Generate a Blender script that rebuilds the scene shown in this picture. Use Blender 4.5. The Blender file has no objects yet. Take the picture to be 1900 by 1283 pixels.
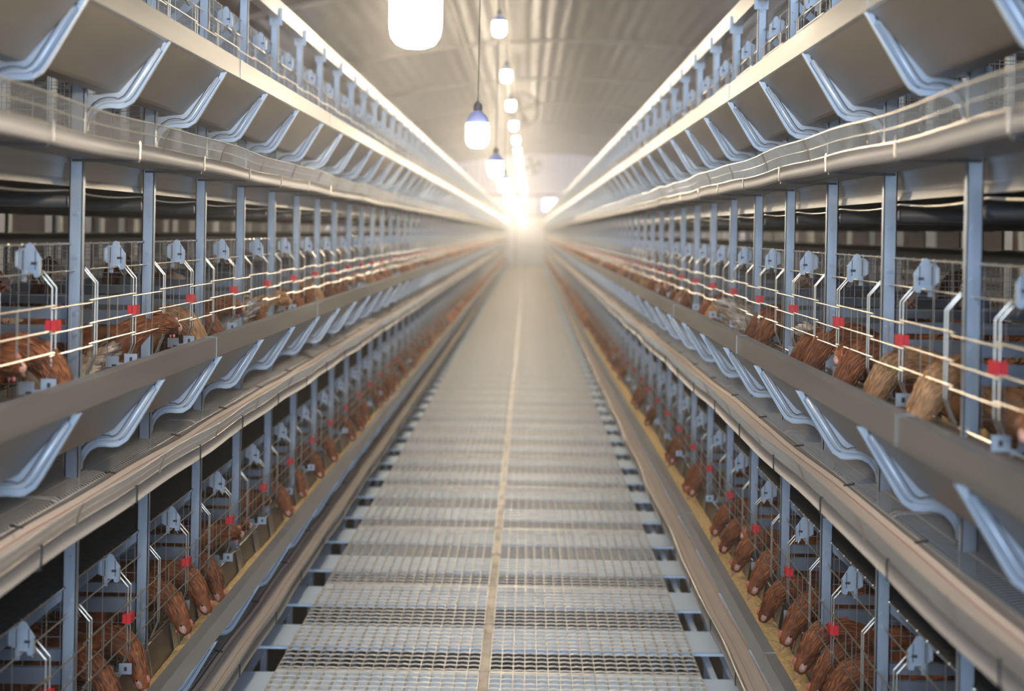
import bpy, bmesh, math, random
from mathutils import Vector, Matrix
random.seed(7)
PI = math.pi
S = bpy.context.scene
COL = S.collection

# ------------------------------------------------------------------ camera
ZC = 1.84                      # camera height above the walkway grating
F = 2200.0                     # focal length in pixels of the 1900 px frame
cam_d = bpy.data.cameras.new('camera'); cam = bpy.data.objects.new('camera', cam_d)
COL.objects.link(cam); S.camera = cam
cam.location = (0, 0, ZC)
cam.rotation_euler = (math.radians(90), math.radians(-1.0), 0)
cam_d.sensor_width = 36; cam_d.lens = F/1900*36
cam_d.shift_x = -30/1900; cam_d.shift_y = -210.5/1900
cam_d.clip_start = 0.05; cam_d.clip_end = 200
cam_d.dof.use_dof = True; cam_d.dof.focus_distance = 3.9; cam_d.dof.aperture_fstop = 1.9

# ------------------------------------------------------------------ view, world, light
S.view_settings.view_transform = 'Standard'; S.view_settings.look = 'None'
S.view_settings.gamma = 1; S.view_settings.use_curve_mapping = False
S.view_settings.exposure = 0.8
W = bpy.data.worlds.new('world'); S.world = W; W.use_nodes = True
bg = W.node_tree.nodes['Background']; bg.inputs[0].default_value = (.62, .76, 1, 1); bg.inputs[1].default_value = 1.0
ld = bpy.data.lights.new('daylight', 'AREA'); ld.shape = 'RECTANGLE'; ld.size = 4.2; ld.size_y = 4.2
ld.color = (.60, .77, 1); ld.energy = 640
lo = bpy.data.objects.new('daylight_from_open_barn_end', ld); COL.objects.link(lo)
lo.location = (-.1, -5.5, 3.2); lo.rotation_euler = (math.radians(78), 0, 0)   # faces +Y
for sx in (-8.6, 9.2):      # added fill lights to brighten the far wall; no opening is built
    l2 = bpy.data.lights.new('far_wall_fill', 'AREA'); l2.shape = 'RECTANGLE'; l2.size = 9; l2.size_y = 2.2; l2.color = (.84, .88, 1); l2.energy = 1500
    o2 = bpy.data.objects.new('added_far_wall_fill', l2); COL.objects.link(o2)
    o2.location = (sx, 54, 4.2); o2.rotation_euler = (0, math.radians(90 if sx > 0 else -90), 0)
    o2.rotation_euler = (0, math.radians(75 if sx > 0 else -75), 0)
BULB_STRENGTH = 170
HAZE = 0.010

# ------------------------------------------------------------------ materials
def mat(name, col, rough=.5, metal=0.0, noise=0.0, nscale=8.0, bump=0.0, stretch=(1,1,1), emit=None, spec=None, rvar=0.0, alpha=None):
    m = bpy.data.materials.new(name); m.use_nodes = True
    nt = m.node_tree; b = nt.nodes['Principled BSDF']
    b.inputs['Base Color'].default_value = (*col, 1); b.inputs['Roughness'].default_value = rough
    b.inputs['Metallic'].default_value = metal
    if spec is not None: b.inputs['Specular IOR Level'].default_value = spec
    if noise or bump or rvar:
        tc = nt.nodes.new('ShaderNodeTexCoord'); mp = nt.nodes.new('ShaderNodeMapping')
        mp.inputs['Scale'].default_value = stretch
        nt.links.new(tc.outputs['Object'], mp.inputs[0])
        n = nt.nodes.new('ShaderNodeTexNoise'); n.inputs['Scale'].default_value = nscale; n.inputs['Detail'].default_value = 5
        nt.links.new(mp.outputs[0], n.inputs['Vector'])
        if noise:
            r = nt.nodes.new('ShaderNodeValToRGB')
            r.color_ramp.elements[0].position = .3; r.color_ramp.elements[1].position = .7
            r.color_ramp.elements[0].color = (*[c*(1-noise) for c in col], 1)
            r.color_ramp.elements[1].color = (*[min(1, c*(1+noise)) for c in col], 1)
            nt.links.new(n.outputs['Fac'], r.inputs[0]); nt.links.new(r.outputs[0], b.inputs['Base Color'])
        if rvar:
            mr = nt.nodes.new('ShaderNodeMapRange'); mr.inputs['To Min'].default_value = rough-rvar; mr.inputs['To Max'].default_value = rough+rvar
            nt.links.new(n.outputs['Fac'], mr.inputs[0]); nt.links.new(mr.outputs[0], b.inputs['Roughness'])
        if bump:
            bp = nt.nodes.new('ShaderNodeBump'); bp.inputs['Strength'].default_value = bump; bp.inputs['Distance'].default_value = .01
            nt.links.new(n.outputs['Fac'], bp.inputs['Height']); nt.links.new(bp.outputs[0], b.inputs['Normal'])
    if emit:
        b.inputs['Emission Color'].default_value = (*emit[0], 1); b.inputs['Emission Strength'].default_value = emit[1]
    return m

M = {}
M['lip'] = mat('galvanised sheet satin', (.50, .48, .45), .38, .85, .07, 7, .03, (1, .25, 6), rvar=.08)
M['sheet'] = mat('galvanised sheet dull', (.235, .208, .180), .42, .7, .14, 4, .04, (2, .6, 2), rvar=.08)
M['bracket'] = mat('zinc plated bracket', (.56, .63, .71), .42, .35, .05, 14)
M['post'] = mat('galvanised post', (.37, .42, .48), .45, .45, .12, 20, .03, (1, 1, .3))
M['rail'] = mat('dusty cross rail', (.19, .22, .26), .5, .3, .15, 12)
M['plate'] = mat('zinc plate', (.42, .47, .53), .45, .4, .06, 30)
M['wire'] = mat('bright zinc wire', (.54, .485, .40), .33, .85)
M['wire_dark'] = mat('dull zinc wire', (.36, .36, .37), .45, .7)
M['floor_wire'] = mat('cage floor wire', (.50, .47, .44), .5, .3)
M['belt'] = mat('woven beige egg belt', (.66, .57, .50), .6, 0, .05, 30, .03, (1, .1, 1))
M['seam'] = mat('red belt thread', (.42, .12, .09), .7)
M['channel'] = mat('grey egg channel', (.30, .285, .28), .56, .35, .06, 6, .02, (1, .3, 1))
M['hook'] = mat('black plastic hook', (.035, .033, .035), .5)
M['red'] = mat('red plastic clip', (.60, .025, .03), .4, 0, .05, 20)
M['black_belt'] = mat('black manure belt', (.045, .05, .058), .55, 0, .15, 5)
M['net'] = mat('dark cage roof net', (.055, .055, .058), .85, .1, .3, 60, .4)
M['grate'] = mat('galvanised grating', (.74, .66, .55), .42, .35, .15, 15, rvar=.12)
M['seam_bar'] = mat('grating edge bar worn', (.30, .25, .195), .5, .3, .55, 9, .1, (1, .6, 1))
M['joist'] = mat('white galvanised joist', (.72, .83, .97), .5, .0, .05, 3)
M['ground'] = mat('dusty ground floor', (.17, .14, .11), .85, 0, .2, 2)
M['feed'] = mat('yellow meal feed', (.72, .50, .22), .9, 0, .22, 60, .9)
M['darkcable'] = mat('dark cable', (.05, .05, .05), .5)
M['holder'] = mat('dark lampholder', (.07, .07, .065), .5)
M['collar'] = mat('blue lamp collar', (.22, .29, .62), .35)
M['bulb'] = mat('lit diffuser', (1, 1, 1), .4, emit=((1, .86, .66), BULB_STRENGTH))
M['conduit'] = mat('cream conduit', (.55, .49, .42), .5)
M['fan'] = mat('fan steel', (.16, .14, .12), .4, .5)
M['sidewall'] = mat('dim side wall', (.13, .11, .09), .8, 0, .2, 1)
M['endwall'] = mat('lavender corrugated sheet', (.66, .64, .74), .5, .1, .04, 2)
M['beam'] = mat('dark wall beam', (.16, .14, .15), .6)
M['door'] = mat('pale door sheet', (.62, .60, .58), .5, .1, .04, 2)
M['window'] = mat('daylit pane', (.8, .85, 1), .3, emit=((.75, .8, 1), 1.6))
M['purlin'] = mat('roof purlin', (.40, .36, .32), .45, .5)
M['rust'] = mat('red signal box', (.55, .12, .08), .5)
M['nipple'] = mat('red nipple drinker', (.5, .05, .04), .4)

def ceiling_mat():
    m = mat('foil faced corrugated roof', (.085, .070, .056), .34, .8)
    nt = m.node_tree; b = nt.nodes['Principled BSDF']
    tc = nt.nodes.new('ShaderNodeTexCoord'); mp = nt.nodes.new('ShaderNodeMapping'); mp.inputs['Scale'].default_value = (1, 1, 1)
    nt.links.new(tc.outputs['Object'], mp.inputs[0])
    w = nt.nodes.new('ShaderNodeTexWave'); w.wave_type = 'BANDS'; w.bands_direction = 'Y'; w.inputs['Scale'].default_value = 1.6; w.inputs['Distortion'].default_value = .4
    w2 = nt.nodes.new('ShaderNodeTexWave'); w2.wave_type = 'BANDS'; w2.bands_direction = 'X'; w2.inputs['Scale'].default_value = 1.1; w2.inputs['Distortion'].default_value = 1.2
    w2.inputs['Detail'].default_value = 1
    n = nt.nodes.new('ShaderNodeTexNoise'); n.inputs['Scale'].default_value = 2.5
    for q in (w, w2, n): nt.links.new(mp.outputs[0], q.inputs['Vector'])
    a = nt.nodes.new('ShaderNodeMath'); a.operation = 'ADD'; nt.links.new(w.outputs['Fac'], a.inputs[0]); nt.links.new(w2.outputs['Fac'], a.inputs[1])
    c = nt.nodes.new('ShaderNodeMath'); c.operation = 'ADD'; nt.links.new(a.outputs[0], c.inputs[0]); nt.links.new(n.outputs['Fac'], c.inputs[1])
    bp = nt.nodes.new('ShaderNodeBump'); bp.inputs['Strength'].default_value = .35; bp.inputs['Distance'].default_value = .05
    nt.links.new(c.outputs[0], bp.inputs['Height']); nt.links.new(bp.outputs[0], b.inputs['Normal'])
    return m
M['ceiling'] = ceiling_mat()

def feather_mat(name, dark, light, rnd=.25):
    m = bpy.data.materials.new(name); m.use_nodes = True
    nt = m.node_tree; b = nt.nodes['Principled BSDF']; b.inputs['Roughness'].default_value = .62
    b.inputs['Specular IOR Level'].default_value = .3
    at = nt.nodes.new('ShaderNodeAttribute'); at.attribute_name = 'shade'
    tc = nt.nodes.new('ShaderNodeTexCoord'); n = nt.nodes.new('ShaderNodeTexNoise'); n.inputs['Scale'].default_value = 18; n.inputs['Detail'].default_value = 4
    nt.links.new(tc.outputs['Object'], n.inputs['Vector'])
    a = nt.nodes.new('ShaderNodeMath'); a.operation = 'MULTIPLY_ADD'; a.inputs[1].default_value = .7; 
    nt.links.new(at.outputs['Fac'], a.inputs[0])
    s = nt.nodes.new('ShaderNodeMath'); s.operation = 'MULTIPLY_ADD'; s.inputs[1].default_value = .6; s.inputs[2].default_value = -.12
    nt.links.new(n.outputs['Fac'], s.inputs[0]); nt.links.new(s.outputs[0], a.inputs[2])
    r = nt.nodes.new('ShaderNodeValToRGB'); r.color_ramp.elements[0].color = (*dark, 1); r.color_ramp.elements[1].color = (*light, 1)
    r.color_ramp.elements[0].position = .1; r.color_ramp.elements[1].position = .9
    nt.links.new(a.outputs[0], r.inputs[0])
    oi = nt.nodes.new('ShaderNodeObjectInfo'); hs = nt.nodes.new('ShaderNodeHueSaturation')
    mr = nt.nodes.new('ShaderNodeMapRange'); mr.inputs['To Min'].default_value = 1-rnd; mr.inputs['To Max'].default_value = 1+rnd
    nt.links.new(oi.outputs['Random'], mr.inputs[0]); nt.links.new(mr.outputs[0], hs.inputs['Value'])
    nt.links.new(r.outputs[0], hs.inputs['Color']); nt.links.new(hs.outputs[0], b.inputs['Base Color'])
    return m
M['feather'] = feather_mat('russet feathers', (.055, .012, .005), (.56, .19, .065))
M['feather_tan'] = feather_mat('tan feathers', (.22, .085, .03), (.72, .42, .20))
M['feather_cream'] = feather_mat('cream feathers', (.30, .19, .12), (.82, .70, .56))
M['skin'] = mat('pink hen skin', (.60, .33, .26), .55, 0, .25, 60, .3)
M['comb'] = mat('pink comb', (.62, .17, .13), .45, 0, .15, 40)
M['beak'] = mat('horn beak', (.62, .33, .20), .4)
M['eye'] = mat('hen eye', (.02, .012, .01), .12)
M['iris'] = mat('orange iris', (.55, .22, .06), .3)
M['leg'] = mat('yellow hen leg', (.62, .42, .16), .55)

# ------------------------------------------------------------------ mesh builder
class MB:
    def __init__(s): s.v = []; s.f = []; s.sh = None
    def add(s, vs, fs):
        o = len(s.v); s.v += [tuple(p) for p in vs]; s.f += [tuple(i+o for i in q) for q in fs]
    def box(s, x0, x1, y0, y1, z0, z1):
        if x0 > x1: x0, x1 = x1, x0
        s.add([(x0,y0,z0),(x1,y0,z0),(x1,y1,z0),(x0,y1,z0),(x0,y0,z1),(x1,y0,z1),(x1,y1,z1),(x0,y1,z1)],
              [(0,3,2,1),(4,5,6,7),(0,1,5,4),(1,2,6,5),(2,3,7,6),(3,0,4,7)])
    def tube(s, path, r, n=6, cap=True):
        P = [Vector(p) for p in path]; m = len(P); rs = r if isinstance(r, (list, tuple)) else [r]*m
        vs = []; prev = None
        for i, p in enumerate(P):
            t = (P[min(i+1, m-1)]-P[max(i-1, 0)]).normalized()
            if prev is None:
                up = Vector((0,0,1)) if abs(t.z) < .9 else Vector((1,0,0))
                u = t.cross(up).normalized()
            else:
                u = (prev - t*prev.dot(t)).normalized()
            prev = u; w = t.cross(u)
            for k in range(n):
                a = 2*PI*k/n + (PI/4 if n == 4 else 0)
                vs.append(p + (u*math.cos(a)+w*math.sin(a))*rs[i])
        fs = [(i*n+k, i*n+(k+1)%n, (i+1)*n+(k+1)%n, (i+1)*n+k) for i in range(m-1) for k in range(n)]
        if cap: fs += [tuple(reversed(range(n))), tuple((m-1)*n+k for k in range(n))]
        s.add(vs, fs)
    def sheet(s, prof, ys, th, warp=None):          # open (x,z) polyline with thickness, extruded along Y stations
        n = len(prof); off = []
        for i in range(n):
            a = prof[max(i-1,0)]; b = prof[min(i+1,n-1)]
            dx, dz = b[0]-a[0], b[1]-a[1]; l = math.hypot(dx, dz) or 1
            off.append((prof[i][0]-dz/l*th, prof[i][1]+dx/l*th))
        s.prism(list(prof)+off[::-1], ys, warp, strip=n)
    def prism(s, poly, ys, warp=None, strip=None):
        n = len(poly); vs = []
        for y in ys:
            for (x, z) in poly:
                if warp: x2, z2 = warp(x, y, z)
                else: x2, z2 = x, z
                vs.append((x2, y, z2))
        m = len(ys)
        fs = [(j*n+i, j*n+(i+1)%n, (j+1)*n+(i+1)%n, (j+1)*n+i) for j in range(m-1) for i in range(n)]
        if strip:
            for j in (0, m-1):
                fs += [(j*n+i, j*n+i+1, j*n+2*strip-2-i, j*n+2*strip-1-i) for i in range(strip-1)]
        else:
            fs += [tuple(reversed(range(n))), tuple((m-1)*n+i for i in range(n))]
        s.add(vs, fs)
    def plate(s, outline, y0, y1):                  # (x,z) polygon extruded in Y
        s.prism(outline, [y0, y1])
    def sphere(s, c, r, nu=10, nv=7, sc=(1,1,1)):
        vs = [(c[0], c[1], c[2]+r*sc[2])]
        for j in range(1, nv):
            for i in range(nu):
                a = 2*PI*i/nu; b = PI*j/nv
                vs.append((c[0]+r*sc[0]*math.sin(b)*math.cos(a), c[1]+r*sc[1]*math.sin(b)*math.sin(a), c[2]+r*sc[2]*math.cos(b)))
        vs.append((c[0], c[1], c[2]-r*sc[2])); L = len(vs)-1
        fs = [(0, 1+i, 1+(i+1)%nu) for i in range(nu)]
        for j in range(nv-2):
            fs += [(1+j*nu+i, 1+(j+1)*nu+i, 1+(j+1)*nu+(i+1)%nu, 1+j*nu+(i+1)%nu) for i in range(nu)]
        fs += [(L, 1+(nv-2)*nu+(i+1)%nu, 1+(nv-2)*nu+i) for i in range(nu)]
        s.add(vs, fs)
    def blob(s, c, ax, rs, nu=12, nv=8):             # ellipsoid with its own axes
        m = MB(); m.sphere((0, 0, 0), 1, nu, nv); c = Vector(c)
        s.add([c+ax[0]*p[0]*rs[0]+ax[1]*p[1]*rs[1]+ax[2]*p[2]*rs[2] for p in m.v], m.f)
    def lathe(s, prof, n=20, c=(0,0,0)):
        vs = [(c[0]+r*math.cos(2*PI*k/n), c[1]+r*math.sin(2*PI*k/n), c[2]+z) for r, z in prof for k in range(n)]
        m = len(prof)
        fs = [(i*n+k, i*n+(k+1)%n, (i+1)*n+(k+1)%n, (i+1)*n+k) for i in range(m-1) for k in range(n)]
        fs += [tuple(range(n)), tuple((m-1)*n+k for k in range(n))]
        s.add(vs, fs)
    def mesh(s, name, m, smooth=False, angle=None):
        me = bpy.data.meshes.new(name); me.from_pydata(s.v, [], s.f)
        bm = bmesh.new(); bm.from_mesh(me)
        bmesh.ops.recalc_face_normals(bm, faces=bm.faces)
        bm.to_mesh(me); bm.free()
        if smooth:
            me.polygons.foreach_set('use_smooth', [True]*len(me.polygons))
        if angle and hasattr(me, 'set_sharp_from_angle'):
            me.polygons.foreach_set('use_smooth', [True]*len(me.polygons)); me.set_sharp_from_angle(angle=math.radians(angle))
        if s.sh:
            at = me.attributes.new('shade', 'FLOAT', 'POINT'); at.data.foreach_set('value', s.sh)
        me.materials.append(m); me.update()
        return me

def link(name, me, parent=None, loc=(0,0,0), rot=(0,0,0)):
    o = bpy.data.objects.new(name, me); COL.objects.link(o)
    o.location = loc; o.rotation_euler = rot
    if parent: o.parent = parent
    return o
def tag(o, label=None, cat=None, group=None, kind=None):
    if label: o['label'] = label
    if cat: o['category'] = cat
    if group: o['group'] = group
    if kind: o['kind'] = kind
    return o
def thing(name, label, cat, loc=(0,0,0), rot=(0,0,0), group=None):
    return tag(link(name, None, None, loc, rot), label, cat, group)
def structure(name, me, label=None):
    return tag(link(name, me), label, None, None, 'structure')

ORD = ['zeroth','first','second','third','fourth','fifth','sixth','seventh','eighth','ninth','tenth','eleventh','twelfth',
       'thirteenth','fourteenth','fifteenth','sixteenth','seventeenth','eighteenth','nineteenth','twentieth']

# ------------------------------------------------------------------ layout
PITCH = .6
YEND = 61.0
SIDES = {'left': dict(s=-1, P=1.205, ph=.26, w=.222, k0=3), 'right': dict(s=1, P=.965, ph=.27, w=.225, k0=3)}
TIERS = {'upper': .563, 'middle': -.352, 'lower': -1.268}       # z of the trough lip relative to the camera
ROWW = 1.49
def ypost(side, k): return PITCH*(k+SIDES[side]['ph'])
def AX(side, a): q = SIDES[side]; return q['s']*(q['P']-a)      # a = distance from the post plane towards the aisle
NB = 100
def yrange(a, b, st):
    n = max(1, int(round((b-a)/st))); return [a+(b-a)*i/n for i in range(n+1)]

# ------------------------------------------------------------------ building shell
def arch(x):       # roof underside height above the camera
    R = 22.0; xc = 1.2
    return 4.05 - (R - math.sqrt(R*R-(x-xc)**2))
xs = [-9.5+19.5*i/60 for i in range(61)]
b = MB(); b.sheet([(x, arch(x)+ZC) for x in xs], yrange(-8, YEND+.4, 4), .04); structure('ceiling', b.mesh('ceiling', M['ceiling'], angle=40))
b = MB()
for y in [i*6.2 for i in range(0, 10)]:
    b.sheet([(x, arch(x)+ZC-.05) for x in xs], [y-.04, y+.04], .05)
structure('trim_1', b.mesh('purlins', M['purlin'], angle=40))
b = MB(); b.box(-9.6, 10, -8, YEND+.3, -1.46, -1.40); structure('floor', b.mesh('floor', M['ground']))
for nm, x in (('wall_left', -9.5), ('wall_right', 10.0)):
    b = MB(); b.box(x-.05, x+.05, -8, YEND+.3, -1.4, arch(x)+ZC+.02); structure(nm, b.mesh(nm, M['sidewall']))
b = MB()          # corrugated end wall
pts = []
nx = 260
for i in range(nx+1):
    x = -9.5+19.5*i/nx; ph = i % 4
    pts.append((x, YEND+.35+(.13 if ph in (1, 2) else 0)))
vs = []; 
for (x, y) in pts: vs += [(x, y, -1.4), (x, y, arch(x)+ZC)]
b.add(vs, [(2*i, 2*i+2, 2*i+3, 2*i+1) for i in range(nx)])
structure('wall_far', b.mesh('wall_far', M['endwall']))
b = MB(); b.box(-3.0, 4.0, YEND+.18, YEND+.3, 3.66, 3.80); structure('trim_2', b.mesh('beam', M['beam']))
b = MB(); b.box(.74, 1.45, YEND+.22, YEND+.33, 2.95, 3.6); structure('window_1', b.mesh('window', M['window']))
d = structure('door_1', None)
b = MB(); b.box(-.62, .86, YEND+.1, YEND+.2, .02, 2.62); link('door_leaf', b.mesh('door_leaf', M['door']), d)
b = MB(); b.box(-.70, -.62, YEND+.06, YEND+.22, 0, 2.72); b.box(.86, .94, YEND+.06, YEND+.22, 0, 2.72); b.box(-.70, .94, YEND+.06, YEND+.22, 2.62, 2.72)
link('door_frame', b.mesh('door_frame', M['beam']), d)
b = MB(); b.box(-.45, .8, YEND+.05, YEND+.1, 1.12, 1.22); link('door_rail', b.mesh('door_rail', M['lip']), d)
b = MB(); b.box(-.2, .8, YEND+.05, YEND+.1, .05, .2); link('kick_plate', b.mesh('kick', M['lip']), d)
b = MB(); b.box(.90, 1.12, YEND-.1, YEND+.05, 2.65, 2.95); tag(link('signal_box', b.mesh('sig', M['rust'])), 'small red box on the far wall at the end of the right cage row', 'box')
b = MB(); b.box(-.95, -.68, YEND-.2, YEND+.05, 0, 3.0); b.box(-1.0, -.63, YEND-.22, YEND+.07, 3.0, 3.06)
tag(link('control_cabinet', b.mesh('cab', M['door'])), 'tall pale cabinet against the far wall left of the door', 'cabinet')

# ------------------------------------------------------------------ walkway
GZ = 0.0; XL, XS, XR = -1.017, -.151, .753
def grating_mesh(x0, x1, L):
    b = MB(); n = int(round((x1-x0)/.05))
    for i in range(n+1):
        x = x0+(x1-x0)*i/n; b.box(x-.0016, x+.0016, .004, L-.004, -.027, 0)
    for j in range(24):
        y = L*(j+.5)/24; m = 2*n
        b.tube([(x0+(x1-x0)*i/m, y, -.001+(.0022 if i % 2 else -.0010)) for i in range(m+1)], .0034, 4, False)
    for y in (.004, L-.004): b.box(x0, x1, y-.003, y+.003, -.027, 0)
    return b
GL = 1.2
GY0 = 3.75
gm = {'left': grating_mesh(0, XS-.022-XL, GL).mesh('grating_l', M['grate']), 'right': grating_mesh(0, XR-XS-.022, GL).mesh('grating_r', M['grate'])}
for side in ('left', 'right'):
    for i in range(-1, 48):
        y = GY0+GL*i
        c = i-0
        lab = (f'{side} walkway grating panel, {ORD[c]} one up from the bottom of the photo' if 1 <= c <= 14 else
               f'{side} half floor grating panel far down the blurred walkway' if c > 14 else
               f'{side} half floor grating panel at the very bottom edge of the photo')
        tag(link('walkway_grating', gm[side], None, ((XL if side == 'left' else XS+.022), y, GZ)), lab, 'floor grating', 'floor grating panels of the walkway')
b = MB(); b.box(XS-.018, XS+.018, 0, YEND-.2, -.03, .002)
for i in range(-2, 96): b.box(XS-.024, XS+.024, GY0+.6*i-.004, GY0+.6*i+.004, -.03, .004)
tag(link('seam_bar', b.mesh('seam_bar', M['seam_bar'])), 'long worn flat bar joining the two halves of the walkway grating', 'floor bar')
b = MB(); b.box(-1.42, 1.2, -.145, .145, -.004, 0); b.box(-1.42, 1.2, -.145, -.142, -.014, 0); b.box(-1.42, 1.2, .142, .145, -.014, 0)
jm = b.mesh('joist', M['joist'])
for i in range(96):
    y = 4.845+PITCH*(i-3)
    c = i-2
    if y > YEND-.4: break
    lab = (f'white cross joist under the grating, {ORD[c]} up from the bottom of the photo' if 1 <= c <= 14 else
           'white galvanised cross joist under the far blurred walkway' if c > 14 else 'white cross joist under the grating at the bottom edge of the photo')
    tag(link('walkway_joist', jm, None, (0, y, -.029)), lab, 'joist', 'cross joists under the walkway')
for nm, x in (('left', -1.19), ('right', .845), ('far right', .93)):
    b = MB(); b.box(x-.014, x+.014, 0, YEND-.3, -.108, -.092)
    tag(link('walkway_stringer', b.mesh('stringer', M['joist'])), f'thin white lengthwise rail under the joists, {nm} one', 'rail')

# ------------------------------------------------------------------ posts
def post_mesh(side, ztop):
    q = SIDES[side]; b = MB(); s = q['s']
    w = .018; dp = .017; t = .003
    # C section: web faces the camera
    b.box(-w, w, 0, t, -1.4, ztop); b.box(-s*w-0*s, -s*(w-t), 0, dp, -1.4, ztop); b.box(s*w, s*(w-t), 0, dp, -1.4, ztop)
    b.box(-s*w, -s*(w-.010), dp-t, dp, -1.4, ztop)
    s = SIDES[side]['s']
    for zt in TIERS.values():
        for z in (.38, .265, .115, .06, -.06):
            p = (-s*.004, -.004, zt+z+ZC)
            b.tube([(p[0], 0, p[2]), (p[0], -.005, p[2])], .0055, 6)
    return b
TOPZ = .984+ZC
for side, q in SIDES.items():
    pm = post_mesh(side, TOPZ).mesh('post_'+side, M['post']); pass
    for k in range(2, NB):
        y = ypost(side, k)
        if y > YEND-.5: break
        c = k-(4 if side == 'left' else 2)
        if 1 <= c <= 16: lab = f'galvanised steel post of the {side} cage row, {ORD[c]} from the {side} photo edge'
        elif c < 1: lab = f'upright galvanised post of the {side} cage row, nearest the camera at the photo edge'
        else: lab = f'distant blurred galvanised post of the {side} cage row'
        o = thing('cage_post', lab, 'post', (AX(side, 0), y, 0), group=f'posts along the {side} cage row')
        link('channel', pm, o); 

# top rail
for side, q in SIDES.items():
    s = q['s']; t = thing('top_rail', f'long pale steel rail capping the {side} cage row near the roof', 'rail', (AX(side, 0), 0, TOPZ))
    b = MB(); a0 = -s*.022; a1 = s*.02
    b.sheet([(a1, .004), (a0, .004), (a0, .082), (a0+s*.012, .082)], yrange(1.0, YEND-.3, 3), .003 if s > 0 else -.003)
    link('rail', b.mesh('rail', M['lip']), t)
    b = MB(); b.box(-.024, .024, -.004, 0, -.035, .006); b.box(-s*.036, -s*.022, -.004, 0, -.035, .045)
    b.tube([(0, -.004, -.017), (0, -.010, -.017)], .007, 6)
    cm = b.mesh('rail_clamp', M['post'])
    for k in range(4, NB):
        y = ypost(side, k)
        if y > YEND-.5: break
        link('rail_clamp', cm, t, (0, y, 0))

for side, q in SIDES.items():  # unseen panels added to block daylight from the cage interiors
    b = MB(); X0 = q['s']*(q['P']+.02); X1 = q['s']*(q['P']+ROWW)
    b.box(X0, X1, .84, .86, -1.4, TOPZ); b.box(X0, X0+q['s']*.04, .80, .86, -1.4, TOPZ); b.box(X1, X1-q['s']*.04, .80, .86, -1.4, TOPZ)
    tag(link('daylight_blocker', b.mesh('daylight_blocker', M['sheet'])), f'unseen panel added to keep daylight out of the {side} cage row', 'panel')
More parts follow.
